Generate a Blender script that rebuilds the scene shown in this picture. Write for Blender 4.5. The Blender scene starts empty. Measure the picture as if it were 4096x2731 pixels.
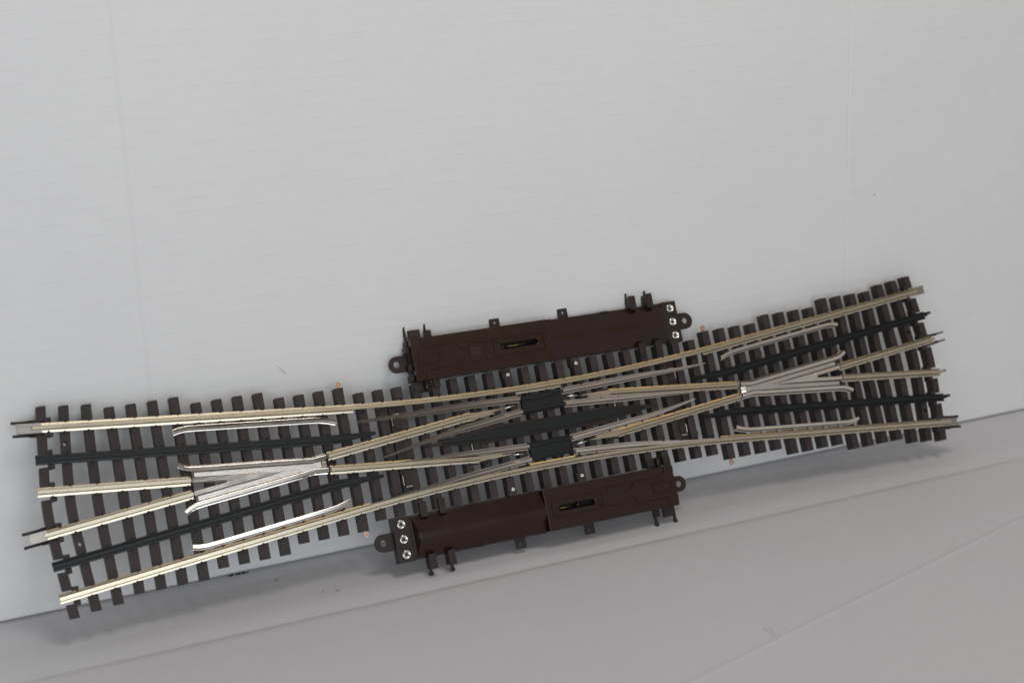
import bpy, bmesh, math, random
from mathutils import Vector, Matrix
from mathutils.geometry import tessellate_polygon
random.seed(7)
MM = 0.001
C = bpy.context.scene.collection
sc = bpy.context.scene

# ------------------------------------------------------------------ materials
def new_mat(name):
    m = bpy.data.materials.new(name); m.use_nodes = True
    nt = m.node_tree; b = nt.nodes['Principled BSDF']
    return m, nt, b
def node(nt, kind, **kw):
    n = nt.nodes.new(kind)
    for k, v in kw.items():
        if k in n.inputs.keys(): n.inputs[k].default_value = v
        else: setattr(n, k, v)
    return n
def coords(nt, scale):
    t = node(nt, 'ShaderNodeTexCoord'); mp = node(nt, 'ShaderNodeMapping')
    mp.inputs['Scale'].default_value = scale
    nt.links.new(t.outputs['Object'], mp.inputs['Vector']); return mp.outputs['Vector']
def ramp(nt, fac, stops):
    r = node(nt, 'ShaderNodeValToRGB')
    while len(r.color_ramp.elements) < len(stops): r.color_ramp.elements.new(0.5)
    for e, (p, c) in zip(r.color_ramp.elements, stops):
        e.position = p; e.color = (c[0], c[1], c[2], 1) if hasattr(c, '__len__') else (c, c, c, 1)
    nt.links.new(fac, r.inputs['Fac']); return r.outputs['Color']
def bump(nt, b, height, strength, dist):
    bp = node(nt, 'ShaderNodeBump'); bp.inputs['Strength'].default_value = strength; bp.inputs['Distance'].default_value = dist
    nt.links.new(height, bp.inputs['Height'])
    nt.links.new(bp.outputs['Normal'], b.inputs['Normal']); return bp
def simple(name, col, rough, metal=0.0, var=0.25, grain=(900, 900, 900), bstr=0.15, bdist=0.0001, rvar=0.1, spec=0.5):
    m, nt, b = new_mat(name)
    n = node(nt, 'ShaderNodeTexNoise', Scale=1.0, Detail=5.0, Roughness=0.6)
    nt.links.new(coords(nt, grain), n.inputs['Vector'])
    lo = [c * (1 - var) for c in col]; hi = [min(1, c * (1 + var)) for c in col]
    nt.links.new(ramp(nt, n.outputs['Fac'], [(0.3, lo), (0.7, hi)]), b.inputs['Base Color'])
    nt.links.new(ramp(nt, n.outputs['Fac'], [(0.3, rough - rvar), (0.7, rough + rvar)]), b.inputs['Roughness'])
    b.inputs['Metallic'].default_value = metal
    b.inputs['Specular IOR Level'].default_value = spec
    if bstr: bump(nt, b, n.outputs['Fac'], bstr, bdist)
    return m
def wood_plastic(name, col):
    m, nt, b = new_mat(name)
    n = node(nt, 'ShaderNodeTexNoise', Scale=1.0, Detail=4.0, Roughness=0.65, Distortion=0.4)
    nt.links.new(coords(nt, (1900, 170, 900)), n.inputs['Vector'])
    n2 = node(nt, 'ShaderNodeTexNoise', Scale=1.0, Detail=3.0)
    nt.links.new(coords(nt, (120, 120, 120)), n2.inputs['Vector'])
    mx = node(nt, 'ShaderNodeMath', operation='MULTIPLY'); nt.links.new(n.outputs['Fac'], mx.inputs[0]); nt.links.new(n2.outputs['Fac'], mx.inputs[1])
    nt.links.new(ramp(nt, mx.outputs[0], [(0.12, [c * 0.7 for c in col]), (0.42, [c * 1.45 for c in col])]), b.inputs['Base Color'])
    nt.links.new(ramp(nt, n.outputs['Fac'], [(0.3, 0.38), (0.7, 0.56)]), b.inputs['Roughness'])
    bump(nt, b, n.outputs['Fac'], 0.9, 0.0004)
    return m
M_TIE = wood_plastic('tie_plastic', (0.026, 0.0172, 0.0158))
M_BROWN = simple('brown_plastic', (0.0215, 0.0072, 0.0054), 0.24, var=0.05, grain=(60, 60, 60), bstr=0.0, rvar=0.03, spec=0.5)
M_BROWN2 = simple('brown_plastic_dark', (0.025, 0.0165, 0.0155), 0.45, var=0.15, grain=(900, 900, 900), bstr=0.05, rvar=0.05, spec=0.4)
M_BLACK = simple('black_plastic', (0.010, 0.0125, 0.014), 0.38, var=0.2, grain=(150, 2500, 2500), bstr=0.05, rvar=0.05, spec=0.35)
M_RELIEF = simple('brown_plastic_relief', (0.020, 0.0078, 0.0066), 0.33, var=0.05, grain=(60, 60, 60), bstr=0.0, rvar=0.03, spec=0.5)
M_HOLE = simple('dark_cavity', (0.004, 0.004, 0.004), 0.8, var=0.1)
def metal_mat(name, col, rough, grain, rvar, bstr, bdist=0.00008):
    m, nt, b = new_mat(name)
    n = node(nt, 'ShaderNodeTexNoise', Scale=1.0, Detail=6.0, Roughness=0.65)
    nt.links.new(coords(nt, grain), n.inputs['Vector'])
    n2 = node(nt, 'ShaderNodeTexNoise', Scale=1.0, Detail=2.0)
    nt.links.new(coords(nt, (60, 60, 60)), n2.inputs['Vector'])
    nt.links.new(ramp(nt, n2.outputs['Fac'], [(0.3, [c * 0.9 for c in col]), (0.7, col)]), b.inputs['Base Color'])
    nt.links.new(ramp(nt, n.outputs['Fac'], [(0.3, max(0.04, rough - rvar)), (0.7, rough + rvar)]), b.inputs['Roughness'])
    b.inputs['Metallic'].default_value = 1.0
    bump(nt, b, n.outputs['Fac'], bstr, bdist)
    return m
M_RAIL = metal_mat('nickel_silver', (0.75, 0.665, 0.515), 0.25, (40, 900, 900), 0.04, 0.02)
M_SIDE = metal_mat('painted_shade_web', (0.20, 0.165, 0.115), 0.42, (140, 1200, 1200), 0.1, 0.1)  # dark colour stands in for the shadow line under the rail head
M_PLATE = metal_mat('bright_plating', (0.87, 0.805, 0.735), 0.10, (60, 300, 300), 0.04, 0.06)
M_CAST = metal_mat('cast_plating', (0.80, 0.77, 0.75), 0.30, (160, 900, 900), 0.10, 0.35, 0.0002)
M_STEEL = metal_mat('polished_screw', (0.85, 0.83, 0.78), 0.17, (900, 900, 900), 0.06, 0.05)
M_COPPER = metal_mat('copper', (0.82, 0.46, 0.32), 0.28, (900, 900, 900), 0.08, 0.1)
M_BRASS = metal_mat('brass', (0.34, 0.26, 0.11), 0.3, (900, 900, 900), 0.08, 0.1)
M_JOIN = metal_mat('joiner_metal', (0.50, 0.48, 0.44), 0.30, (150, 150, 150), 0.03, 0.0)

def board_mat(name, flute, base, diag=None):
    """white faced corrugated cardboard: faint broken flute lines, fibre mottling, tiny specks"""
    m, nt, b = new_mat(name)
    L = nt.links.new
    tc = node(nt, 'ShaderNodeTexCoord').outputs['Object']
    sep = node(nt, 'ShaderNodeSeparateXYZ'); L(tc, sep.inputs[0])
    axis = sep.outputs['Z'] if flute == 'Z' else sep.outputs['Y']
    # flute phase, wobbling slightly
    wob = node(nt, 'ShaderNodeTexNoise', Scale=6.0, Detail=2.0); L(tc, wob.inputs['Vector'])
    a1 = node(nt, 'ShaderNodeMath', operation='MULTIPLY_ADD'); L(wob.outputs['Fac'], a1.inputs[0]); a1.inputs[1].default_value = 0.0035; L(axis, a1.inputs[2])
    fr = node(nt, 'ShaderNodeMath', operation='MULTIPLY'); L(a1.outputs[0], fr.inputs[0]); fr.inputs[1].default_value = 2 * math.pi / 0.0074
    sn = node(nt, 'ShaderNodeMath', operation='SINE'); L(fr.outputs[0], sn.inputs[0])
    crest = ramp(nt, sn.outputs[0], [(0.86, 0.0), (1.0, 1.0)])
    st = node(nt, 'ShaderNodeMapping'); L(tc, st.inputs['Vector'])
    st.inputs['Scale'].default_value = (55, 55, 190) if flute == 'Z' else (55, 190, 55)
    br = node(nt, 'ShaderNodeTexNoise', Scale=1.0, Detail=6.0, Roughness=0.7); L(st.outputs[0], br.inputs['Vector'])
    brk = ramp(nt, br.outputs['Fac'], [(0.44, 0.0), (0.74, 1.0)])
    line = node(nt, 'ShaderNodeMath', operation='MULTIPLY'); L(crest, line.inputs[0]); L(brk, line.inputs[1])
    mo = node(nt, 'ShaderNodeTexNoise', Scale=90.0, Detail=7.0, Roughness=0.7); L(tc, mo.inputs['Vector'])
    big = node(nt, 'ShaderNodeTexNoise', Scale=9.0, Detail=3.0); L(tc, big.inputs['Vector'])
    col = ramp(nt, mo.outputs['Fac'], [(0.3, [c * 0.975 for c in base]), (0.7, base)])
    col2 = ramp(nt, big.outputs['Fac'], [(0.3, (0.975, 0.975, 0.985)), (0.7, (1, 1, 1))])
    mx = node(nt, 'ShaderNodeMixRGB', blend_type='MULTIPLY'); mx.inputs[0].default_value = 1; L(col, mx.inputs[1]); L(col2, mx.inputs[2])
    # faint broken darkening along the flute crests
    mk = node(nt, 'ShaderNodeMixRGB', blend_type='MULTIPLY'); mk.inputs[2].default_value = (0.80, 0.80, 0.83, 1)
    hf = node(nt, 'ShaderNodeMath', operation='MULTIPLY'); L(line.outputs[0], hf.inputs[0]); hf.inputs[1].default_value = 0.3
    L(hf.outputs[0], mk.inputs[0]); L(mx.outputs[0], mk.inputs[1])
    # specks of dirt
    vo = node(nt, 'ShaderNodeTexVoronoi', Scale=26.0); L(tc, vo.inputs['Vector'])
    sp = ramp(nt, vo.outputs['Distance'], [(0.014, 0.55), (0.022, 1.0)])
    ms = node(nt, 'ShaderNodeMixRGB', blend_type='MULTIPLY'); ms.inputs[0].default_value = 1; L(mk.outputs[0], ms.inputs[1]); L(sp, ms.inputs[2])
    L(ms.outputs[0], b.inputs['Base Color'])
    b.inputs['Roughness'].default_value = 0.62
    b.inputs['Specular IOR Level'].default_value = 0.25
    # relief: flutes telegraphing through + fibre
    h1 = node(nt, 'ShaderNodeMath', operation='MULTIPLY'); L(sn.outputs[0], h1.inputs[0]); h1.inputs[1].default_value = 0.16 if flute == 'Z' else 0.02
    h2 = node(nt, 'ShaderNodeMath', operation='MULTIPLY_ADD'); L(mo.outputs['Fac'], h2.inputs[0]); h2.inputs[1].default_value = 0.45; L(h1.outputs[0], h2.inputs[2])
    h3 = node(nt, 'ShaderNodeMath', operation='MULTIPLY_ADD'); L(line.outputs[0], h3.inputs[0]); h3.inputs[1].default_value = -0.6; L(h2.outputs[0], h3.inputs[2])
    out = h3.outputs[0]
    if diag:
        (x1, y1), (x2, y2) = diag
        l = math.hypot(x2 - x1, y2 - y1); nx, ny = -(y2 - y1) / l, (x2 - x1) / l
        dp = node(nt, 'ShaderNodeVectorMath', operation='DOT_PRODUCT'); L(tc, dp.inputs[0]); dp.inputs[1].default_value = (nx, ny, 0)
        sb = node(nt, 'ShaderNodeMath', operation='SUBTRACT'); L(dp.outputs['Value'], sb.inputs[0]); sb.inputs[1].default_value = nx * x1 + ny * y1
        dv = node(nt, 'ShaderNodeMath', operation='DIVIDE'); L(sb.outputs[0], dv.inputs[0]); dv.inputs[1].default_value = 0.0016
        sq = node(nt, 'ShaderNodeMath', operation='POWER'); L(dv.outputs[0], sq.inputs[0]); sq.inputs[1].default_value = 2
        ng = node(nt, 'ShaderNodeMath', operation='MULTIPLY'); L(sq.outputs[0], ng.inputs[0]); ng.inputs[1].default_value = -1
        ex = node(nt, 'ShaderNodeMath', operation='EXPONENT'); L(ng.outputs[0], ex.inputs[0])
        h4 = node(nt, 'ShaderNodeMath', operation='MULTIPLY_ADD'); L(ex.outputs[0], h4.inputs[0]); h4.inputs[1].default_value = 1.6; L(out, h4.inputs[2]); out = h4.outputs[0]
    bump(nt, b, out, 0.55, 0.0003)
    return m
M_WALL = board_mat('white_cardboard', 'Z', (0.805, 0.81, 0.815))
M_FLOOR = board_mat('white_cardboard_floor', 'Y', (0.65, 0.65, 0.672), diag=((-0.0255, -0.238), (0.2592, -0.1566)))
M_INK = simple('black_ink', (0.012, 0.012, 0.013), 0.6, var=0.3)
M_FIBRE = simple('red_fibre', (0.42, 0.10, 0.08), 0.7, var=0.1)
M_DIRT = simple('grey_dirt', (0.16, 0.15, 0.15), 0.8, var=0.2)
M_SMUDGE = simple('pencil_smudge', (0.42, 0.41, 0.41), 0.7, var=0.2)

# ------------------------------------------------------------------ mesh builder
# track frame: u along the switch, v up across the ties, w out of the rail-top plane (mm)
LEAN = math.radians(23.321103); PHI = math.radians(-0.32494)
ORG = Vector((0, -34.81505, 69.65774))
BASE = Vector((0, -73.5, -8.5))
V_U = Vector((1, 0, 0)); V_V = Vector((0, math.sin(LEAN), math.cos(LEAN))); V_N = Vector((0, -math.cos(LEAN), math.sin(LEAN)))
AX_U = math.cos(PHI) * V_U + math.sin(PHI) * V_V
AX_V = -math.sin(PHI) * V_U + math.cos(PHI) * V_V

class MB:
    def __init__(self, s=1, base=BASE):
        self.bm = bmesh.new(); self.s = s; self.base = base; self.mi = 0
    def P(self, u, v, w):
        return self.bm.verts.new(((self.s * u - self.base.x) * MM, (self.s * v - self.base.y) * MM, (w - self.base.z) * MM))
    def face(self, vs, smooth=False):
        try:
            f = self.bm.faces.new(vs); f.material_index = self.mi; f.smooth = smooth
        except ValueError: pass
    def prism(self, poly, w0, w1, holes=(), inset=0.0):
        """poly at w0 (bottom) to w1 (top); optional tapered top"""
        if not holes:
            b = [self.P(u, v, w0) for u, v in poly]
            if inset:
                cx = sum(p[0] for p in poly) / len(poly); cy = sum(p[1] for p in poly) / len(poly)
                def ins(u, v):
                    return (u - math.copysign(min(inset, abs(u - cx)), u - cx), v - math.copysign(min(inset, abs(v - cy)), v - cy))
                t = [self.P(*ins(u, v), w1) for u, v in poly]
            else: t = [self.P(u, v, w1) for u, v in poly]
            n = len(poly)
            for i in range(n): self.face([b[i], b[(i + 1) % n], t[(i + 1) % n], t[i]])
            self.face(t); self.face(b[::-1]); return
        loops = [list(poly)] + [list(h) for h in holes]
        tris = tessellate_polygon([[Vector((p[0], p[1], 0)) for p in l] for l in loops])
        flat = [p for l in loops for p in l]
        b = [self.P(u, v, w0) for u, v in flat]; t = [self.P(u, v, w1) for u, v in flat]
        for tr in tris:
            self.face([t[i] for i in tr]); self.face([b[i] for i in tr])
        k = 0
        for l in loops:
            n = len(l)
            for i in range(n):
                a, c = k + i, k + (i + 1) % n
                self.face([b[a], b[c], t[c], t[a]])
            k += n
    def box(self, u0, u1, v0, v1, w0, w1, inset=0.0):
        self.prism([(u0, v0), (u1, v0), (u1, v1), (u0, v1)], w0, w1, inset=inset)
    def sweep(self, prof, path, scale=None, dw=None, mats=None):
        """prof: closed list (n, w); path: list (u, v); n to the left of travel"""
        rings = []; N = len(path)
        for i, (u, v) in enumerate(path):
            a = path[max(0, i - 1)]; c = path[min(N - 1, i + 1)]
            d = Vector((c[0] - a[0], c[1] - a[1])); d.normalize(); n = Vector((-d.y, d.x))
            k = scale[i] if scale else 1.0; z = dw[i] if dw else 0.0
            rings.append([self.P(u + n.x * p * k, v + n.y * p * k, w + z) for p, w in prof])
        m = len(prof)
        for i in range(N - 1):
            for j in range(m):
                if mats: self.mi = mats[j]
                self.face([rings[i][j], rings[i + 1][j], rings[i + 1][(j + 1) % m], rings[i][(j + 1) % m]])
        self.mi = 0
        self.face(rings[0]); self.face(rings[-1][::-1])
    def lathe(self, cu, cv, prof, seg=24, cap=True):
        rings = [[self.P(cu + r * math.cos(2 * math.pi * k / seg), cv + r * math.sin(2 * math.pi * k / seg), w) for k in range(seg)] for r, w in prof]
        for a, b in zip(rings, rings[1:]):
            for k in range(seg): self.face([a[k], a[(k + 1) % seg], b[(k + 1) % seg], b[k]], True)
        if cap: self.face(rings[0][::-1]); self.face(rings[-1])
    def tube(self, pts, r, seg=10):
        rings = []; N = len(pts)
        pts = [Vector(p) for p in pts]
        for i, p in enumerate(pts):
            d = (pts[min(N - 1, i + 1)] - pts[max(0, i - 1)]).normalized()
            x = d.orthogonal().normalized(); y = d.cross(x)
            rings.append([self.P(*(p + r * (math.cos(2 * math.pi * k / seg) * x + math.sin(2 * math.pi * k / seg) * y))) for k in range(seg)])
        for a, b in zip(rings, rings[1:]):
            for k in range(seg): self.face([a[k], a[(k + 1) % seg], b[(k + 1) % seg], b[k]], True)
        self.face(rings[0][::-1]); self.face(rings[-1])
    def build(self, name, mats, parent=None, bevel=0.0):
        bmesh.ops.recalc_face_normals(self.bm, faces=self.bm.faces)
        me = bpy.data.meshes.new(name); self.bm.to_mesh(me); self.bm.free()
        for m in (mats if isinstance(mats, (list, tuple)) else [mats]): me.materials.append(m)
        o = bpy.data.objects.new(name, me); C.objects.link(o)
        if parent is not None: o.parent = parent
        if bevel:
            md = o.modifiers.new('Bevel', 'BEVEL'); md.width = bevel * MM; md.segments = 2; md.limit_method = 'ANGLE'; md.angle_limit = math.radians(35)
        return o
def circ(cu, cv, r, n=20, a0=0, a1=2 * math.pi):
    full = abs(a1 - a0 - 2 * math.pi) < 1e-6
    k = n if full else n + 1
    return [(cu + r * math.cos(a0 + (a1 - a0) * i / n), cv + r * math.sin(a0 + (a1 - a0) * i / n)) for i in range(k)]

# ------------------------------------------------------------------ the switch
root = bpy.data.objects.new('track_switch', None); C.objects.link(root)
rot = Matrix((AX_U, AX_V, V_N)).transposed().to_4x4()
bw = ORG + BASE.x * AX_U + BASE.y * AX_V + BASE.z * V_N
root.matrix_world = Matrix.Translation(bw * MM) @ rot
root.empty_display_size = 0.02
root['label'] = 'brown-tied model railway double slip switch leaning against the white cardboard panel'
root['category'] = 'model track'

SL = math.tan(math.radians(5.5605)); OFF = 17.0 / math.cos(math.radians(5.5605))
def A(off, u): return off * OFF / 17.0 - SL * u
def B(off, u): return off * OFF / 17.0 + SL * u
def stock(u):
    u0 = 130.0; c = SL / (2 * u0); v0 = OFF + SL * u0 - c * u0 * u0
    return OFF + SL * abs(u) if abs(u) > u0 else v0 + c * u * u
WT = -3.9                                     # tie top
def rail_prof(nl=2.6, nr=2.6, h=1.05):        # left base, right base, head half-width
    p = [(-h + .12, 0), (h - .12, 0), (h, -.2), (h, -1.35), (.5, -1.75), (.5, -3.3)]
    p += [(1.2, -3.45), (1.4, -2.75), (nl - .1, -2.92), (nl, -3.1), (nl, WT)] if nl > .6 else [(.5, WT)]
    p += [(-nr, WT), (-nr, -3.1), (-nr + .1, -2.92), (-1.4, -2.75), (-1.2, -3.45)] if nr > .6 else [(-.5, WT)]
    p += [(-.5, -3.3), (-.5, -1.75), (-h, -1.35), (-h, -.2)]
    return p
FULL = rail_prof()
rail_paths = []                               # (path, kind) for the spikes
def lin(f, u0, u1, step=12.0):
    n = max(1, int(abs(u1 - u0) / step)); return [(u0 + (u1 - u0) * i / n, f(u0 + (u1 - u0) * i / n)) for i in range(n + 1)]
def mats_for(prof):      # web and the added groove beside it are painted as shade; head and flange top are bright
    out = []
    for i, (n, w) in enumerate(prof):
        n2, w2 = prof[(i + 1) % len(prof)]
        bright = (w > -1.36 and w2 > -1.36) or (abs(n) > 1.35 and abs(n2) > 1.35)
        out.append(0 if bright else 1)
    return out

# stock rails (upper and lower), inner base planed away beside the blades
for s in (1, -1):
    mb = MB()
    full = rail_prof(); cut_in = rail_prof(2.6, 0) if s > 0 else rail_prof(0, 2.6)
    ends = (-290.5, 287.5) if s > 0 else (-290.5, 290.5)
    for (a, b_, pr) in ((ends[0], -116, full), (-116, -15, cut_in), (-15, 15, full), (15, 116, cut_in), (116, ends[1], full)):
        path = [(u, s * v) for u, v in lin(stock, a, b_, 6)]
        mb.sweep(pr, path, mats=mats_for(pr))
    mb.build('stock_rail', [M_RAIL, M_SIDE], root)
    rail_paths.append(([(u, s * v) for u, v in lin(stock, ends[0], ends[1], 6)], 'metal'))

# straight inner rails, outside and inside the frogs (left half, then the half turned copies)
for s in (1, -1):
    for f, sg in ((A, -17), (B, 17)):
        # outside piece
        u0 = -292.8
        mb = MB(s); p = lin(lambda u: f(sg, u), u0, -213.6); mb.sweep(FULL, p, mats=mats_for(FULL)); mb.build('inner_rail', [M_RAIL, M_SIDE], root)
        rail_paths.append(([(s * a, s * b) for a, b in p], 'metal'))
        # inside piece, planed to a point where the blade roots sit
        mb = MB(s); q = lin(lambda u: f(sg, u), -135.6, -46)
        mb.sweep(FULL, q, mats=mats_for(FULL))
        o = 1 if sg > 0 else -1                    # planed on the outer side, down to a point on the inner edge
        mb.prism([(-46.02, f(sg, -46) - o * 1.05), (-46.02, f(sg, -46) + o * 1.05), (-39, f(sg, -39) + o * 1.05), (-25.8, f(sg, -25.8) - o * .75), (-25.8, f(sg, -25.8) - o * 1.05)], -3.6, -.02)
        mb.prism([(-46.02, f(sg, -46) - o * 2.55), (-46.02, f(sg, -46) + o * 2.0), (-38, f(sg, -38) + o * .5), (-31, f(sg, -31) - o * 1.6), (-31, f(sg, -31) - o * 2.3)], WT + .02, -2.85)
        mb.build('inner_rail', [M_RAIL, M_SIDE], root)
        rail_paths.append(([(s * a, s * b) for a, b in q + [(-36, f(sg, -36) - o * .3)]], 'metal'))

# black centre rails with planed tips
for s in (1, -1):
    for f, sg in ((A, 1), (B, -1)):
        u0 = -291.3
        p = lin(lambda u: f(0, u), u0, -130)
        mb = MB(s); mb.sweep(FULL, p)
        v = lambda u: f(0, u)
        # tip: outer edge stays, inner edge planed away
        e = lambda u: v(u) + sg * (1.05 + max(0, (u + 130)) * 0.035)
        mb.prism([(-130, v(-130) - sg * 1.05), (-121, v(-121) - sg * .6), (-105.8, e(-105.8) - sg * .3), (-105.8, e(-105.8)), (-130, e(-130))], -3.6, -.02)
        mb.prism([(-130, v(-130) - sg * 2.6), (-119, v(-119) - sg * .8), (-105.2, e(-105.2) - sg * .6), (-105.2, e(-105.2) + sg * 1.2), (-130, v(-130) + sg * 2.6)], WT + .02, -3.1)
        if s < 0:   # joining pins at the far end
            pass
        mb.build('centre_rail', M_BLACK, root)
        rail_paths.append(([(s * a, s * b) for a, b in p + [(-112, v(-112) + sg * .8)]], 'black'))
# joining pins on the right-hand ends of three rails
for (u, v, m) in ((290.8, B(0, 290.8), M_BLACK), (291.0, A(0, 291), M_BLACK), (292.4, A(17, 292.4), M_RAIL)):
    sgn = -1 if v < 0 else 1
    mb = MB(); mb.tube([(u - 3, v + .7, -1.2), (u + 3.8, v + .7 + sgn * .25, -1.2)], .95); mb.build('rail_pin', m, root)

# frogs: wing rails, nose and flangeway floor
for s in (1, -1):
    mb = MB(s)
    up = [(-219.5, 12.8), (-216.5, 11.0), (-213.5, 9.95)] + [(u, A(-17, u) + 6.05) for u in (-209, -190, -170, -152)] + [(-148.5, 3.25), (-145, B(17, -145))] + [(-137.0, B(17, -137))]
    pr = rail_prof(2.3, 0, 1.1); pr2 = rail_prof(0, 2.3, 1.1)
    mb.sweep(pr, up, mats=mats_for(pr)); mb.sweep(pr2, [(u, -v) for u, v in up], mats=mats_for(pr2))
    mb.mi = 1      # underlay painted dark as groove shade, seen as the seams beside every running edge
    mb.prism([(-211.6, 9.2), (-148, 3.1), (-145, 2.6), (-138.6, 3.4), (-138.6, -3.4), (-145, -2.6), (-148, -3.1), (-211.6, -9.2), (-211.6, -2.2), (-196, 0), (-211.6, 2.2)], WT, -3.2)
    mb.mi = 2      # flangeway floors
    half = [(-211.2, 7.75), (-150, 1.9), (-145.5, 1.45), (-140.4, 1.95)]
    inn_ = [(-211.2, 5.25), (-194.5, 3.5), (-176, 1.85), (-161.5, .02)]
    mb.prism(half + [(u, -v) for u, v in half[::-1]] + [(u, -v) for u, v in inn_] + inn_[::-1][1:], -3.15, -1.7)
    mb.mi = 0
    leg = [(-213.0, A(-17, -213)), (-203, A(-17, -203)), (-193, A(-17, -193))]
    mb.sweep([(-1.1, -.02), (1.1, -.02), (1.1, -3.8), (-1.1, -3.8)], leg, [1, 1, 1], mats=[0, 1, 1, 1])
    mb.sweep([(-1.1, 0), (1.1, 0), (1.1, -3.8), (-1.1, -3.8)], [(u, -v) for u, v in leg], [1, 1, 1], mats=[0, 1, 1, 1])
    mb.prism([(-194.5, 2.85), (-176, 1.25), (-163.5, .3), (-163.5, -.3), (-176, -1.25), (-194.5, -2.85)], -3.6, -.05)
    for v0, v1 in ((-1.9, -.15), (.15, 1.9)):
        q = [mb.P(-140.2, v0, -.75), mb.P(-140.2, v1, -.75), mb.P(-137.3, v1, -1.85), mb.P(-137.3, v0, -1.85)]
        r = [mb.P(-140.2, v0, -3.5), mb.P(-140.2, v1, -3.5), mb.P(-137.3, v1, -3.5), mb.P(-137.3, v0, -3.5)]
        mb.face(q)
        for a in range(4): mb.face([q[a], q[(a + 1) % 4], r[(a + 1) % 4], r[a]])
        mb.face(r)
    o = mb.build('frog', [M_PLATE, M_SIDE, M_CAST], root, bevel=.1)

# guard rails
for s in (1, -1):
    for g in (1, -1):
        f = (lambda u: A(17, u) - 5.1) if g > 0 else (lambda u: B(-17, u) + 5.1)
        path = [(-218.8, f(-218.8) - g * 1.9), (-215.5, f(-215.5) - g * .8), (-211, f(-211) - g * .1)] + [(u, f(u)) for u in (-200, -180, -160, -141)] + [(-136.5, f(-136.5) - g * .15), (-131.5, f(-131.5) - g * .9), (-127.2, f(-127.2) - g * 2.0)]
        pr = rail_prof(0, 2.1, 1.05) if s > 0 else rail_prof(2.1, 0, 1.05)
        pr = [(n, w if w > -3 else w + .15) for n, w in pr]
        mb = MB(s); mb.sweep(pr, path, mats=mats_for(pr)); mb.build('guard_rail', [M_PLATE, M_SIDE], root, bevel=.1)

# switch blades: eight, each tapering from its root to its tip
blades = [
 [(-13.8, 17.9), (-45.5, 19.1), (-80, 19.4), (-100, 20.0), (-115.4, 20.4)],
 [(-13.8, 10.1), (-37.9, 7.4), (-58.7, 5.2), (-79.3, 2.1), (-102.7, -2.1)],
 [(-14.2, -10.9), (-51.6, -9.2), (-76.4, -8.1), (-102, -6.4)],
 [(-14.2, -18.7), (-38.8, -20.6), (-64.5, -22.7), (-79.8, -24.2), (-98.4, -25.9), (-114.8, -27.0)],
 [(14.6, 18.5), (43.2, 19.1), (71, 19.7), (93.6, 19.8), (115, 20.6)],
 [(14.6, 10.5), (51.6, 8.1), (80, 6.0), (101.8, 4.1)],
 [(14.6, -10.4), (36.8, -8.6), (64.9, -6.2), (85, -3.4), (102.6, -.4)],
 [(14.8, -18.9), (45, -20.8), (72, -23.4), (95, -26.0), (113, -27.2)]]
BL = [(-.9, 0), (.9, 0), (1.05, -.2), (1.05, -1.4), (.55, -1.7), (.55, -3.1), (1.2, -3.2), (1.4, -2.75), (2.1, -2.75), (2.2, -3.6), (-2.2, -3.6), (-2.1, -2.75), (-1.4, -2.75), (-1.2, -3.2), (-.55, -3.1), (-.55, -1.7), (-1.05, -1.4), (-1.05, -.2)]
def smooth_path(pts, n=6):
    out = []
    for i in range(len(pts) - 1):
        p0 = pts[max(0, i - 1)]; p1 = pts[i]; p2 = pts[i + 1]; p3 = pts[min(len(pts) - 1, i + 2)]
        for k in range(n):
            t = k / n
            out.append(tuple(.5 * (2 * p1[j] + (p2[j] - p0[j]) * t + (2 * p0[j] - 5 * p1[j] + 4 * p2[j] - p3[j]) * t * t + (-p0[j] + 3 * p1[j] - 3 * p2[j] + p3[j]) * t ** 3) for j in (0, 1)))
    out.append(pts[-1]); return out
for bl in blades:
    p = smooth_path(bl); N = len(p)
    scl = [1.0 - .78 * max(0, (i / (N - 1) - .35) / .65) ** 1.0 for i in range(N)]
    dz = [-.05 for i in range(N)]
    dz = [min(z, -.05) for z in dz]
    mb = MB(); mb.sweep(BL, p, scl, dz, mats=mats_for(BL))
    mb.build('switch_blade', [M_PLATE, M_SIDE], root)
# small steel pins seen between the blade roots
for s in (1, -1):
    for v in (14.2, -14.4):
        mb = MB(s); mb.tube([(-25, v - .45 * (1 if v > 0 else -1), -1.6), (-17.2, v + .5 * (1 if v > 0 else -1), -1.6)], .55); mb.build('blade_pin', M_STEEL, root)

# black centre crossings with raised, kinked check ridges
for s in (1, -1):
    mb = MB(s)
    mb.prism([(-13.3, 9.0), (14.2, 9.6), (13.2, 20.0), (-12.8, 19.2)], WT, -1.1)
    rp = [(-.9, 0), (.9, 0), (1.1, -1.4), (-1.1, -1.4)]
    mb.sweep(rp, [(-12.6, 17.6), (-2, 17.1), (4, 17.6), (13.0, 19.0)])
    mb.sweep(rp, [(-13.0, 10.4), (0, 10.2), (13.9, 10.7)])
    mb.prism([(-13.4, 8.2), (14.6, 8.8), (14.4, 9.5), (-13.4, 8.9)], WT, -2.2)
    mb.build('crossing_block', M_BLACK, root, bevel=.15)

# centre bar and the brown plate below it
hx = [(-67, -.15), (-65, .5), (-35, 2.35), (-12, 3.15), (10, 2.9), (14, 3.85), (40, 2.6), (65, .7), (67, .15)]
mb = MB(); mb.prism(hx + [(-u, -v) for u, v in hx], -2.6, -.05); mb.build('centre_bar', M_BLACK, root, bevel=.2)
pl = [(-77, .2), (-53, 3.2), (-35, 5.5), (-15, 4.6), (15, 4.3), (38, 4.8), (60, 2.6), (77, .5)]
mb = MB(); mb.prism(pl + [(-u, -v) for u, v in pl], WT - .4, -2.62); mb.build('centre_plate', M_BROWN2, root, bevel=.1)

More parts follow.
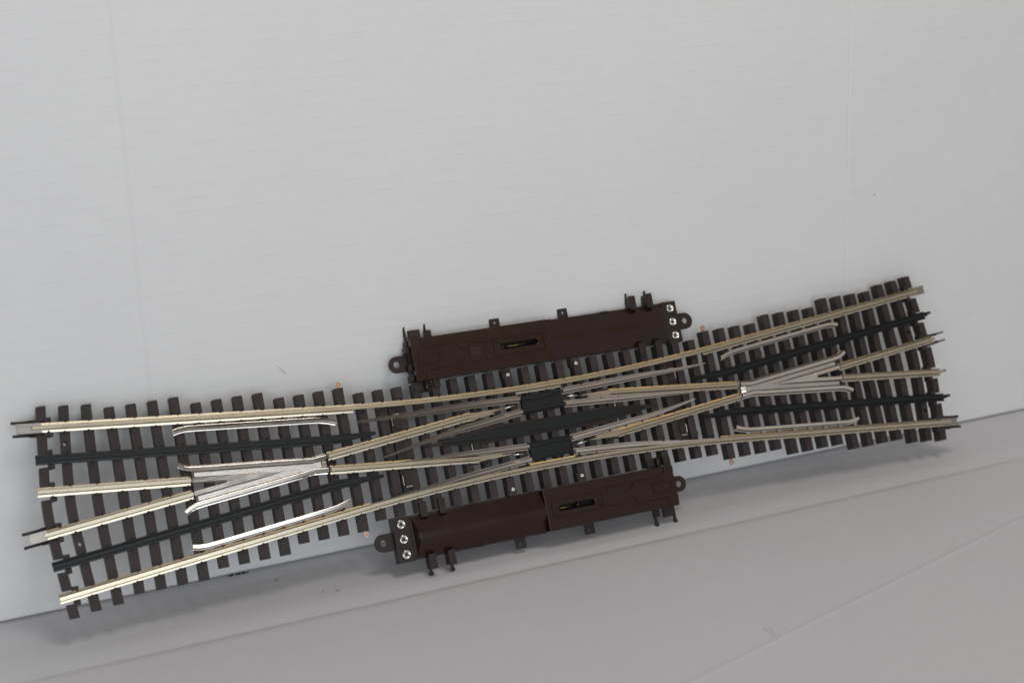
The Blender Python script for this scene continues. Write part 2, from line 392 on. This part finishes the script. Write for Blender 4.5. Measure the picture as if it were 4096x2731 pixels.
# throw bars with metal tabs
for s in (1, -1):
    for uc, vl in ((-91.2, 26.5), (-45.8, 15.5)):
        mb = MB(s); mb.box(uc - 3.4, uc + 3.4, -vl, vl, -8.5, -4.4)
        bar = mb.build('throw_bar', M_BROWN2, root, bevel=.15)
        for v0 in (vl - 6, -vl + 6):
            g = 1 if v0 > 0 else -1
            mb = MB(s); a, c = sorted((v0 - g * 7.5, v0 - g * .4)); mb.box(uc - 2.2, uc + 2.2, a, c, -4.4, -2.9)
            for q in (-1, 1):
                mb.lathe(uc + q * .95, v0 - g * 5.6, [(.4, -2.95), (.4, -2.6), (.2, -2.5)], 8)
            mb.build('blade_carrier', M_BROWN2, bar, bevel=.1)
            mb = MB(s); a, c = sorted((v0, v0 + g * 1.1)); mb.box(uc - 2.0, uc + 2.0, a, c, -4.2, -2.4, inset=.2); mb.box(uc - 3.0, uc - 2.5, *sorted((v0 - g * 6, v0 - g * .5)), -4.4, -3.4)
            mb.build('contact_tab', M_STEEL, bar, bevel=.1)

# ------------------------------------------------------------------ ties
def half_h(k): return 36.9 if k <= 9 else 41.3 if k <= 13 else 45.8 if k <= 17 else 50.5 if k <= 21 else (54.0, 55.1, 56.4)[k - 22]
CHEV = {24: 4.9, 23: 4.3, 22: 1.9}
def cross(path, u):
    for (a, b), (c, d) in zip(path, path[1:]):
        if min(a, c) <= u <= max(a, c) and a != c: return b + (d - b) * (u - a) / (c - a)
    return None
TW = 2.45
for side in (-1, 1):
    for k in range(25):
        uc = side * (5.75 + 11.60 * k); h = half_h(k); ch = CHEV.get(k, 0)
        def uo(v, uc=uc, h=h, ch=ch, side=side):
            if not ch: return uc
            g = lambda x: math.sqrt(1 + (x / 12.0) ** 2)
            return uc + side * ch * (g(h) - g(v)) / (g(h) - 1)
        mb = MB()
        top = h + random.uniform(-.15, .15); bot = -h + random.uniform(-.15, .15)
        vs = [v for v in (cross(p, uc + side * ch * .5) for p, kind in rail_paths) if v is not None]
        segs = [(bot, top)]
        if k == 24:                      # the end tie is broken round every rail
            cuts = sorted(vs); segs = []; a = bot
            for v in cuts:
                segs.append((a, v - 3.9)); a = v + 3.3
            segs.append((a, top))
        for a, c in segs:
            n = max(1, int((c - a) / (3 if ch else 200)))
            vv = [a + (c - a) * i / n for i in range(n + 1)]
            holes = []
            if k == 23:
                hv = [(side * 275.0, -side * 34.8), (side * 275.6, side * 19.0)]
                holes = [circ(x, y, 1.15, 14)[::-1] for x, y in hv]
            if ch:
                poly = [(uo(v) - TW, v) for v in vv] + [(uo(v) + TW, v) for v in vv[::-1]]
            else:
                poly = [(uc - TW, a), (uc + TW, a), (uc + TW, c), (uc - TW, c)]
            mb.prism(poly, -11.0, WT, holes)
        if k == 24:
            for v in sorted(vs):         # brackets carrying the rail past each break
                u1 = uo(v) - side * 3.6
                mb.box(u1 - 1.6, u1 + 1.6, v - 5.2, v - 2.5, -9, WT + .6); mb.box(u1 - 1.6, u1 + 1.6, v + 2.5, v + 5.0, -9, WT + .6)
                mb.box(u1 - 1.4, u1 + 1.4, v - 3, v + 3, -9, WT - .1)
                lo, hi = sorted((u1, uo(v) - side * .2))
                mb.box(lo, hi, v - 5.4, v - 4.0, -9, WT - .2); mb.box(lo, hi, v + 3.4, v + 4.8, -9, WT - .2)
        for v in vs:                     # tie plates and spikes
            for g in (1, -1):
                uu = uo(v) if k < 24 else uo(v) - side * 3.6
                if abs(v + g * 4) > h - .5: continue
                if k < 24: mb.box(uu - 1.9, uu + 1.9, *sorted((v + g * 2.62, v + g * 5.0)), WT - .1, WT + .28)
                du = .55 * g
                mb.lathe(uu + du, v + g * 2.75, [(.74, WT - .1), (.74, WT + 1.1), (.42, WT + 1.4)], 8)
        if k in (5, 8, 13) : mb.box(uc + side * 2.3, uc + side * 3.3, *( (20.5, 22.8) if k != 8 else (-22.8, -20.0)), -9, WT - .6)
        mb.build('tie', M_TIE, root, bevel=.12)

# copper lugs and cover screws
for s in (1, -1):
    for g in (1, -1):
        mb = MB(s)
        v0 = 41.0; uc = -121.2
        mb.prism(circ(uc, g * 43.35, 1.5, 20), -5.5, -4.9, [circ(uc, g * 43.35, .72, 14)[::-1]])
        mb.box(uc - .85, uc + .85, *sorted((g * 40.6, g * 42.3)), -5.45, -4.95)
        mb.build('copper_lug', M_COPPER, root)
for (u, v) in ((-17.3, 33.6), (28.4, 33.9), (17.3, -33.7), (-28.4, -34.0)):
    mb = MB(); mb.lathe(u, v, [(1.35, WT - .05), (1.35, -3.55), (1.0, -3.2), (.45, -3.05), (.4, -3.3)], 16); mb.build('screw', M_STEEL, root)
    mb = MB(); g = 1 if v > 0 else -1
    mb.box(u - 3.7, u - 2.7, *sorted((v - g * 2.2, v + g * 3.4)), -9, -3.5); mb.build('cover_latch', M_BROWN2, root, bevel=.1)

# rail joiners
def joiner(u0, u1, f, s, tipu, prong, m):
    mb = MB(s); hw = 2.65
    def bx(a, c, n0, n1, w0, w1):
        p = [(a, f(a) + n0), (c, f(c) + n0), (c, f(c) + n1), (a, f(a) + n1)]; mb.prism(p, w0, w1)
    bx(u0, u1, -hw, hw, -4.5, -4.0)
    for g in (1, -1):
        bx(u0, u1, *sorted((g * (hw + .05), g * (hw - .45))), -4.4, -2.6)
        bx(u0 + .4, u1, *sorted((g * (hw - .46), g * (hw - 1.5))), -3.05, -2.65)
    mb.build('rail_joiner', m, root, bevel=.08)
    mb = MB(s)
    for g in (1, -1):
        mb.tube([(prong, f(prong) + g * 3.6, -4.6), (u0 - 1.0, f(u0) + g * 3.5, -4.2), (u0 + 9, f(u0 + 9) + g * 3.5, -4.2)], .8)
        mb.tube([(u0 + 6, f(u0 + 6) + g * 3.4, -5.0), (u0 + 14, f(u0 + 14) + g * 3.6, -5.0)], 1.2)
    mb.build('joiner_clip', M_BROWN2, root)
for s in (1, -1):
    joiner(-298.2, -285.5, lambda u: OFF - SL * u, s, 0, -300.3, M_JOIN)
    joiner(-300.5, -291.5, lambda u: B(17, u), s, 0, -303.6, M_JOIN if s > 0 else M_BROWN2) if s > 0 else None
mb = MB(); a, c = B(17, 286), B(17, 296)
mb.prism([(285.2, a - 2.75), (295.9, c - 2.75), (295.9, c + 2.75), (285.2, a + 2.75)], -4.4, -3.6)
for g in (1, -1): mb.prism([(285.2, a + g * 2.75), (295.9, c + g * 2.75), (295.9, c + g * 2.3), (285.2, a + g * 2.3)], -3.7, -2.9)
mb.build('rail_joiner', M_JOIN, root, bevel=.08)
mb = MB(-1)
for g in (1, -1):
    f = lambda u: B(17, u)
    mb.tube([(-303.4, f(-303.4) + g * 2.7, -3.6), (-297, f(-297) + g * 2.7, -3.6)], .55)
    mb.tube([(-297.5, f(-297.5) + g * 2.6, -3.8), (-284, f(-284) + g * 3.0, -3.8)], .95)
mb.build('joiner_clip', M_BROWN2, root)

# ------------------------------------------------------------------ switch machines
def lens(u0, u1, v, r, n=10):
    return circ(u1, v, r, n, -math.pi / 2, math.pi / 2) + circ(u0, v, r, n, math.pi / 2, 3 * math.pi / 2)
def machine(s):
    mb = MB(s)                                     # base: tray, lugs, side tabs
    mb.box(-76.5, 95.0, 38.2, 62.4, -11.2, -5.4)
    hk = mb
    o = mb.build('machine_base', M_BROWN2, root, bevel=.15)
    # end lugs
    mb = MB(s)
    mb.prism(circ(-83.2, 50.0, 4.9, 22, math.pi / 2, 1.5 * math.pi) + [(-76.2, 45.1), (-76.2, 54.9)], -9.6, -8.3, [circ(-83.2, 50.0, 2.0, 18)[::-1]])
    mb.build('mounting_lug', M_BROWN2, o, bevel=.2)
    mb = MB(s)
    mb.prism(circ(111.4, 50.0, 5.2, 22, -math.pi / 2, math.pi / 2) + [(104.8, 55.2), (104.8, 44.8)], -9.1, -8.0, [circ(111.3, 50.1, 1.85, 18)[::-1]])
    mb.build('mounting_lug', M_BROWN2, o, bevel=.2)
    for uc in (-17.3, 28.4):
        mb = MB(s); mb.prism([(uc - 3.3, 62.6), (uc + 3.3, 62.6), (uc + 3.3, 69.0), (uc - 3.3, 69.0)], -9.2, -8.2, [circ(uc + .2, 66.3, .85, 14)[::-1]])
        mb.build('mounting_tab', M_BROWN2, o, bevel=.12)
    # terminal block with three cupped terminals
    mb = MB(s); mb.box(95.4, 105.2, 37.0, 63.2, -11.0, -4.6)
    for v in (45.7, 54.8): mb.box(95.6, 105.0, v - .3, v + .3, -4.7, -4.2)
    mb.box(92.2, 95.2, 39.5, 60.5, -6, -4.4)
    for v in (38.4, 58.7): mb.prism([(94.0, v), (95.6, v), (95.6, v + 3.4), (94.0, v + 3.4)], -4.7, -4.1, [[(94.4, v + .4), (94.4, v + 3.0), (95.2, v + 3.0), (95.2, v + .4)]])
    for v in (38.6, 61.7): mb.lathe(103.8, v, [(.75, -4.65), (.75, -4.5)], 14)
    tb = mb.build('terminal_block', M_BROWN2, o, bevel=.15)
    for v in (41.4, 50.05, 58.7):
        mb = MB(s); mb.lathe(100.3, v, [(2.5, -4.9), (2.55, -3.6), (2.3, -3.25), (1.9, -3.3), (1.5, -3.6), (1.15, -3.8), (.98, -4.0), (.95, -6.0)], 28)
        mb.mi = 1; mb.lathe(100.3, v, [(.97, -4.9), (.02, -4.85)], 14, cap=False)
        mb.build('terminal', [M_STEEL, M_HOLE], tb)
    # cover: flat slab with slot, then the hipped half
    mb = MB(s)
    slot = lens(-18.3, 2.6, 50.3, 1.75)
    sl = [(-75.7, 37.5), (12.1, 37.5), (12.1, 62.6), (-75.7, 62.6)]
    mb.prism(sl, -.6, 1.2, [slot[::-1]])
    mb.box(-75.6, 12.0, 37.6, 38.6, -9.5, -.5); mb.box(-75.6, 12.0, 61.5, 62.5, -9.5, -.5); mb.box(-75.6, -74.6, 38.6, 61.5, -9.5, -.5); mb.box(11.0, 12.0, 38.6, 61.5, -9.5, -.5)
    # hipped half: cross-section in v, hip end at the terminal side
    sec = [(37.9, -7.5), (37.9, -4.6), (38.6, -4.4), (48.3, 1.0), (52.2, 1.0), (61.7, -4.4), (62.3, -4.6), (62.3, -7.5)]
    r0 = [mb.P(12.08, v, w) for v, w in sec]; r1 = [mb.P(91.4 if w > 0 else 93.6, v, w) for v, w in sec]
    for i in range(len(sec)):
        j = (i + 1) % len(sec); mb.face([r0[i], r1[i], r1[j], r0[j]])
    mb.face(r0); mb.face(r1[::-1])
    mb.box(12.1, 94.2, 37.45, 38.5, -9.5, -4.7); mb.box(12.1, 94.2, 61.8, 62.75, -9.5, -4.7)
    cov = mb.build('machine_cover', M_BROWN, o, bevel=.35)
    # slot cavity, rod and pin
    mb = MB(s); mb.box(-21, 5.3, 47.8, 52.6, -5.4, -4.2); mb.build('slot_floor', M_HOLE, cov)
    mb = MB(s); mb.tube([(-16.5, 50.4, -3.0), (3.2, 50.2, -3.0)] if s > 0 else [(-9, 50.4, -3.0), (4.0, 50.2, -3.0)], .5); mb.build('slide_rod', M_BRASS, cov)
    mb = MB(s); mb.lathe(-18.0 if s > 0 else -9.6, 50.2, [(1.2, -4.2), (1.2, -.5), (.6, -.2)], 14); mb.build('slide_button', M_BROWN, cov)
    # moulded relief on the slab
    mb = MB(s); rib = [(-.32, 1.1), (.32, 1.1), (.14, 1.75), (-.14, 1.75)]
    def rect(u0, u1, v0, v1):
        for a, c in (((u0, v0), (u1, v0)), ((u1, v0), (u1, v1)), ((u1, v1), (u0, v1)), ((u0, v1), (u0, v0))): mb.sweep(rib, [a, c])
    rect(-72.6, -60.0, 46.9, 52.8); rect(-24.6, 8.3, 45.0, 55.2)
    mb.box(-40.2, -33.4, 47.1, 52.9, 1.1, 1.5)
    if s < 0:
        for q in (-39.2, -37.4, -35.4): mb.box(q - .25, q + .25, 47.4, 52.6, 1.45, 1.75)
    for pth in ([(-69.3, 62.3), (-69, 58.5), (-68.3, 57.2), (-67, 56.6), (-49.5, 56.5), (-47.6, 56.0), (-46, 53.4), (-44.4, 52.1), (-40.4, 51.9)],
                [(-69.8, 37.8), (-69.2, 41.6), (-68, 43.0), (-66, 43.3), (-49.5, 43.4), (-47.4, 44.0), (-46.2, 46.2), (-44.6, 47.5), (-40.6, 47.8)]):
        mb.sweep(rib, smooth_path(pth, 4))
    for i in range(7):
        for v in (46.1, 54.1): mb.lathe(-22.0 + i * 4.6, v, [(.32, 1.1), (.32, 1.4), (.15, 1.5)], 8)
    for i in range(3):
        for v in (47.8, 51.9): mb.lathe(-69.6 + i * 3.6, v, [(.32, 1.1), (.32, 1.4), (.15, 1.5)], 8)
    for q in ((-44.0, 45.0), (-43.5, 42.6), (-36.0, 42.8), (-30.5, 43.0), (-30.6, 45.5)): mb.lathe(q[0], q[1], [(.35, 1.1), (.35, 1.45), (.15, 1.55)], 8)
    mb.sweep(rib, [(-43, 43.8), (-19.5, 43.6)])
    mb.build('moulded_relief', M_RELIEF, cov)
    # little cover clips along the joints
    for (a, c) in ((12.6, 18.0), (52, 57)):
        for v in (37.2, 62.5):
            mb = MB(s); mb.box(a, c, v, v + .5, -5.6, -4.3); mb.build('cover_clip', M_BROWN2, cov)
    # riveted straps and line hooks
    def strap(u0, u1, v0, v1, w, rv=True):
        mb = MB(s); mb.box(u0, u1, v0, v1, w - 2.0, w)
        if rv:
            mu = (u0 + u1) / 2; mv = (v0 + v1) / 2; dv = (v1 - v0) / 2 - 1.0
            for q in ((u0 + .9, mv + dv), (u1 - .9, mv + dv), (mu, mv), (u0 + .9, mv - dv), (u1 - .9, mv - dv)):
                mb.lathe(q[0], q[1], [(.42, w - .05), (.42, w + .25), (.2, w + .38)], 8)
        return mb.build('strap', M_BROWN2, o, bevel=.08)
    for (a, c) in ((83.8, 88.2), (72.2, 76.3)):
        strap(a, c, 31.0, 39.7, -1.7); strap(a, c, 61.0, 69.7, -1.5)
        mb = MB(s); mb.box(a + .2, c - .1, 62.8, 69.2, -9.0, -3.4); mb.build('strap', M_BROWN2, o)
    def hook(ur, tu, tv, w=-7.6):
        mb = MB(s)
        mb.box(tu - .75, tu + .55, 62.0, tv - .2, w - 1.6, w + .3)
        mb.prism(circ(tu, tv - .3, 1.3, 14), w - 1.2, w + .5); mb.lathe(tu, tv - .2, [(.5, w + .45), (.5, w + .8)], 10)
        mb.build('line_hook', M_BROWN2, o, bevel=.08)
    for t in ((86.5, 72.6), (73.2, 72.6), (-75.2, 72.1), (-62.2, 72.1)): hook(0, *t)
    strap(-73.8, -66.6, 62.6, 68.4, -4.6, False); strap(-64.0, -59.8, 62.6, 67.2, -4.6)
    strap(-77.2, -72.4, 32.5, 37.4, -2.1); strap(-65.2, -61.0, 32.7, 37.4, -2.1)
    mb = MB(s); mb.tube([(-69.2, 40, -3.6), (-69.2, 33.6, -3.4), (-69.0, 32.2, -4.2)], 1.35, 12); mb.box(-72, -66, 31.5, 38, -8.5, -5.2)
    mb.build('throw_lever', M_BROWN2, o)
    mb = MB(s)
    for v in (40, 46.5, 57): mb.box(-78.2, -75.9, v - 1.8, v + 1.8, -9, -3.0)
    mb.build('end_latch', M_BROWN2, o, bevel=.12)
machine(1); machine(-1)

# ------------------------------------------------------------------ cardboard setting
def setting(name, verts, faces, mat, **props):
    me = bpy.data.meshes.new(name); me.from_pydata([tuple(c * MM for c in v) for v in verts], [], faces); me.materials.append(mat); me.update()
    bm = bmesh.new(); bm.from_mesh(me); bmesh.ops.recalc_face_normals(bm, faces=bm.faces); bm.to_mesh(me); bm.free()
    o = bpy.data.objects.new(name, me); C.objects.link(o)
    for k, v in props.items(): o[k] = v
    return o
# floor: profile along Y with the scored fold at y = -73 (slope down to it, sharp step, flat again)
prof = [(60, .0), (2, .0), (-30, -.01)]
for k in range(1, 25):
    t = k / 24; prof.append((-42 - 30 * t, -.01 - 2.2 * t ** 2.4))
for k in range(1, 15):
    t = k / 14; prof.append((-72.05 - 11 * t, -2.23 * (1 - t) ** 2.2))
prof += [(-84, .0), (-300, 0), (-2500, 0)]
xs = [-2200, 2400]
vs = []; fs = []
for x in xs:
    for y, z in prof: vs.append((x, y, z))
n = len(prof)
for i in range(n - 1): fs.append((i, i + 1, n + i + 1, n + i))
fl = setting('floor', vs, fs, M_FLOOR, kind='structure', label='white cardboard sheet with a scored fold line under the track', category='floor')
# wall panel: profile along X (two vertical score grooves), bottom edge rolled slightly back; real thickness
def gro(x): # groove depth (positive = away from the viewer)
    d = 0
    for c, a, wd in ((-224.41, .55, .62), (242.08, .22, .62)): d += a * math.exp(-((x - c) / wd) ** 2)
    return d
xx = [-900, -500, -300, -232]
xx += [-224.41 + t * .2 for t in range(-9, 10)] + [-200, 0, 200] + [242.08 + t * .2 for t in range(-9, 10)] + [260, 400, 700, 1100]
zz = [(1.1, 2.2), (1.5, .9), (2.6, .25), (4.5, .05), (8, 0), (60, 0), (300, 0), (900, 0)]
vs = []; fs = []; nx = len(xx); nz = len(zz)
for z, back in zz:
    for x in xx: vs.append((x, gro(x) + back, z))
for j in range(nz - 1):
    for i in range(nx - 1): fs.append((j * nx + i, j * nx + i + 1, (j + 1) * nx + i + 1, (j + 1) * nx + i))
b0 = len(vs)
for x in xx: vs.append((x, 4.2, 1.1))
for x in xx: vs.append((x, 4.2, 900))
for i in range(nx - 1):
    fs += [(i, b0 + i, b0 + i + 1, i + 1), (b0 + i, b0 + nx + i, b0 + nx + i + 1, b0 + i + 1), ((nz - 1) * nx + i, (nz - 1) * nx + i + 1, b0 + nx + i + 1, b0 + nx + i)]
wall = setting('cardboard_panel', vs, fs, M_WALL, label='white corrugated cardboard panel standing upright behind the track', category='cardboard panel')
for p in wall.data.polygons: p.use_smooth = False
# broken black print along the foot of the panel
vs = []; fs = []
def quad(x0, x1, z0, z1, y=-.12):
    k = len(vs); vs.extend([(x0, y, z0), (x1, y, z0), (x1, y, z1), (x0, y, z1), (x0, y + .1, z0), (x1, y + .1, z0), (x1, y + .1, z1), (x0, y + .1, z1)])
    fs.extend([(k, k + 1, k + 2, k + 3), (k, k + 4, k + 5, k + 1), (k + 3, k + 2, k + 6, k + 7)])
for a, c in ((-191.4, -188.6), (-187.3, -184.4), (-183.6, -181.6)): quad(a, c, .15, 1.25)
quad(-181.2, -179.6, .15, .7)
ink = setting('printed_mark', vs, fs, M_INK); ink.parent = wall
# red fibre lying on the panel
mb = MB(base=Vector((0, 0, 0)))
mb.tube([(-152.4, -.15, 121.1), (-151.2, -.2, 119.9), (-150.1, -.2, 118.6), (-148.6, -.2, 116.9), (-147.1, -.15, 115.5)], .09, 6)
fb = mb.build('fibre', M_FIBRE)
fb['label'] = 'thin red fibre stuck to the white panel above the left half of the track'; fb['category'] = 'fibre'
# scraps of dirt on the floor
for i, (x, y, l, ang, lab) in enumerate(((-149.4, -47.6, 2.2, .7, 'dark dirt scrap on the floor below the ties, left one of a close pair'), (-141.6, -49.7, 3.0, -.9, 'dark dirt scrap on the floor below the ties, right one of a close pair'), (-167.9, -18.3, 2.6, -.7, 'tiny dark scrap on the floor close to the foot of the panel'))):
    mb = MB(base=Vector((0, 0, 0)))
    mb.tube([(x - l / 2 * math.cos(ang), y - l / 2 * math.sin(ang), .12), (x, y + .3, .2), (x + l / 2 * math.cos(ang), y + l / 2 * math.sin(ang), .12)], .16, 6)
    d = mb.build('dirt_scrap', M_DIRT); d['label'] = lab; d['category'] = 'dirt'; d['group'] = 'dirt scraps on the cardboard floor'
mb = MB(base=Vector((0, 0, 0)))
loop = [(40.1 + 2.2 * math.sin(2 * t) , -212.0 + 5.5 * math.cos(t), .05) for t in [i * 2 * math.pi / 24 for i in range(25)]]
mb.tube(loop, .12, 6)
d = mb.build('pencil_squiggle', M_SMUDGE); d['label'] = 'small grey looped squiggle on the floor at lower right'; d['category'] = 'mark'

# ------------------------------------------------------------------ camera
cam = bpy.data.cameras.new('camera'); co = bpy.data.objects.new('camera', cam); C.objects.link(co); sc.camera = co
FPX = 5982.143
cam.sensor_fit = 'HORIZONTAL'; cam.sensor_width = 22.3; cam.lens = FPX / 4096 * 22.3
Rr = Vector((0.9089943672698312, -0.4148259678221712, -0.04060365367941893))
Dd = Vector((-0.14339832635629152, -0.21977313413195174, -0.964954242185625))
Ff = Vector((0.39136448519242734, 0.8829604668014407, -0.2592578905180094))
m = Matrix((Rr, -Dd, -Ff)).transposed().to_4x4()
cp = Vector((-362.06653, -804.53828, 349.99943)) * MM
co.matrix_world = Matrix.Translation(cp) @ m
cam.clip_start = 0.01; cam.clip_end = 50
cam.dof.use_dof = True
cam.dof.focus_distance = (Vector((-0.055, -0.04, 0.06)) - cp).dot(Ff)
cam.dof.aperture_fstop = 5.0

# ------------------------------------------------------------------ light
w = bpy.data.worlds.new('World'); sc.world = w; w.use_nodes = True
nt = w.node_tree; bg = nt.nodes['Background']; bg.inputs['Strength'].default_value = 1.0
tc = nt.nodes.new('ShaderNodeTexCoord'); sp = nt.nodes.new('ShaderNodeSeparateXYZ'); nt.links.new(tc.outputs['Generated'], sp.inputs[0])
mr = nt.nodes.new('ShaderNodeMapRange'); mr.inputs['From Min'].default_value = -1; nt.links.new(sp.outputs['Z'], mr.inputs['Value'])
wm = nt.nodes.new('ShaderNodeMixRGB'); wm.blend_type = 'MULTIPLY'; wm.inputs[0].default_value = 1
mx_ = nt.nodes.new('ShaderNodeMapRange'); mx_.inputs['From Min'].default_value = -1; nt.links.new(sp.outputs['X'], mx_.inputs['Value'])
# dim room with a dark stretch beside the window: pale walls round the horizon, darker floor and ceiling
nt.links.new(ramp(nt, mr.outputs[0], [(0.0, (.10, .095, .095)), (0.36, (.19, .18, .18)), (0.5, (.36, .35, .355)), (0.685, (.40, .375, .365)), (0.735, (.15, .135, .125)), (1.0, (.10, .095, .09))]), wm.inputs[1])
nt.links.new(ramp(nt, mx_.outputs[0], [(0.555, 1.0), (0.59, .40), (0.665, .40), (0.70, 1.0)]), wm.inputs[2]); nt.links.new(wm.outputs[0], bg.inputs['Color'])
def area(name, loc, target, sx, sy, power, col):
    l = bpy.data.lights.new(name, 'AREA'); l.shape = 'RECTANGLE'; l.size = sx; l.size_y = sy; l.energy = power; l.color = col
    o = bpy.data.objects.new(name, l); C.objects.link(o); o.location = loc
    o.rotation_euler = (Vector(target) - Vector(loc)).to_track_quat('-Z', 'Y').to_euler(); return o
area('window_light', (-0.78, -1.75, 0.365), (-0.66, 0, 0.31), 2.3, 1.12, 17.2, (0.88, 0.95, 1.0))
area('room_lamp', (0.44, -0.98, 0.865), (0.1, 0, 0.07), 0.85, 0.12, 0.46, (1.0, 0.72, 0.32))
area('ceiling_light', (0.06, -0.66, 1.25), (0.0, 0, 0.05), 0.5, 0.42, 4.5, (1.0, 0.945, 0.89))
sc.view_settings.view_transform = 'Standard'; sc.view_settings.look = 'None'; sc.view_settings.gamma = 1; sc.view_settings.exposure = -0.11
sc.view_settings.use_curve_mapping = False
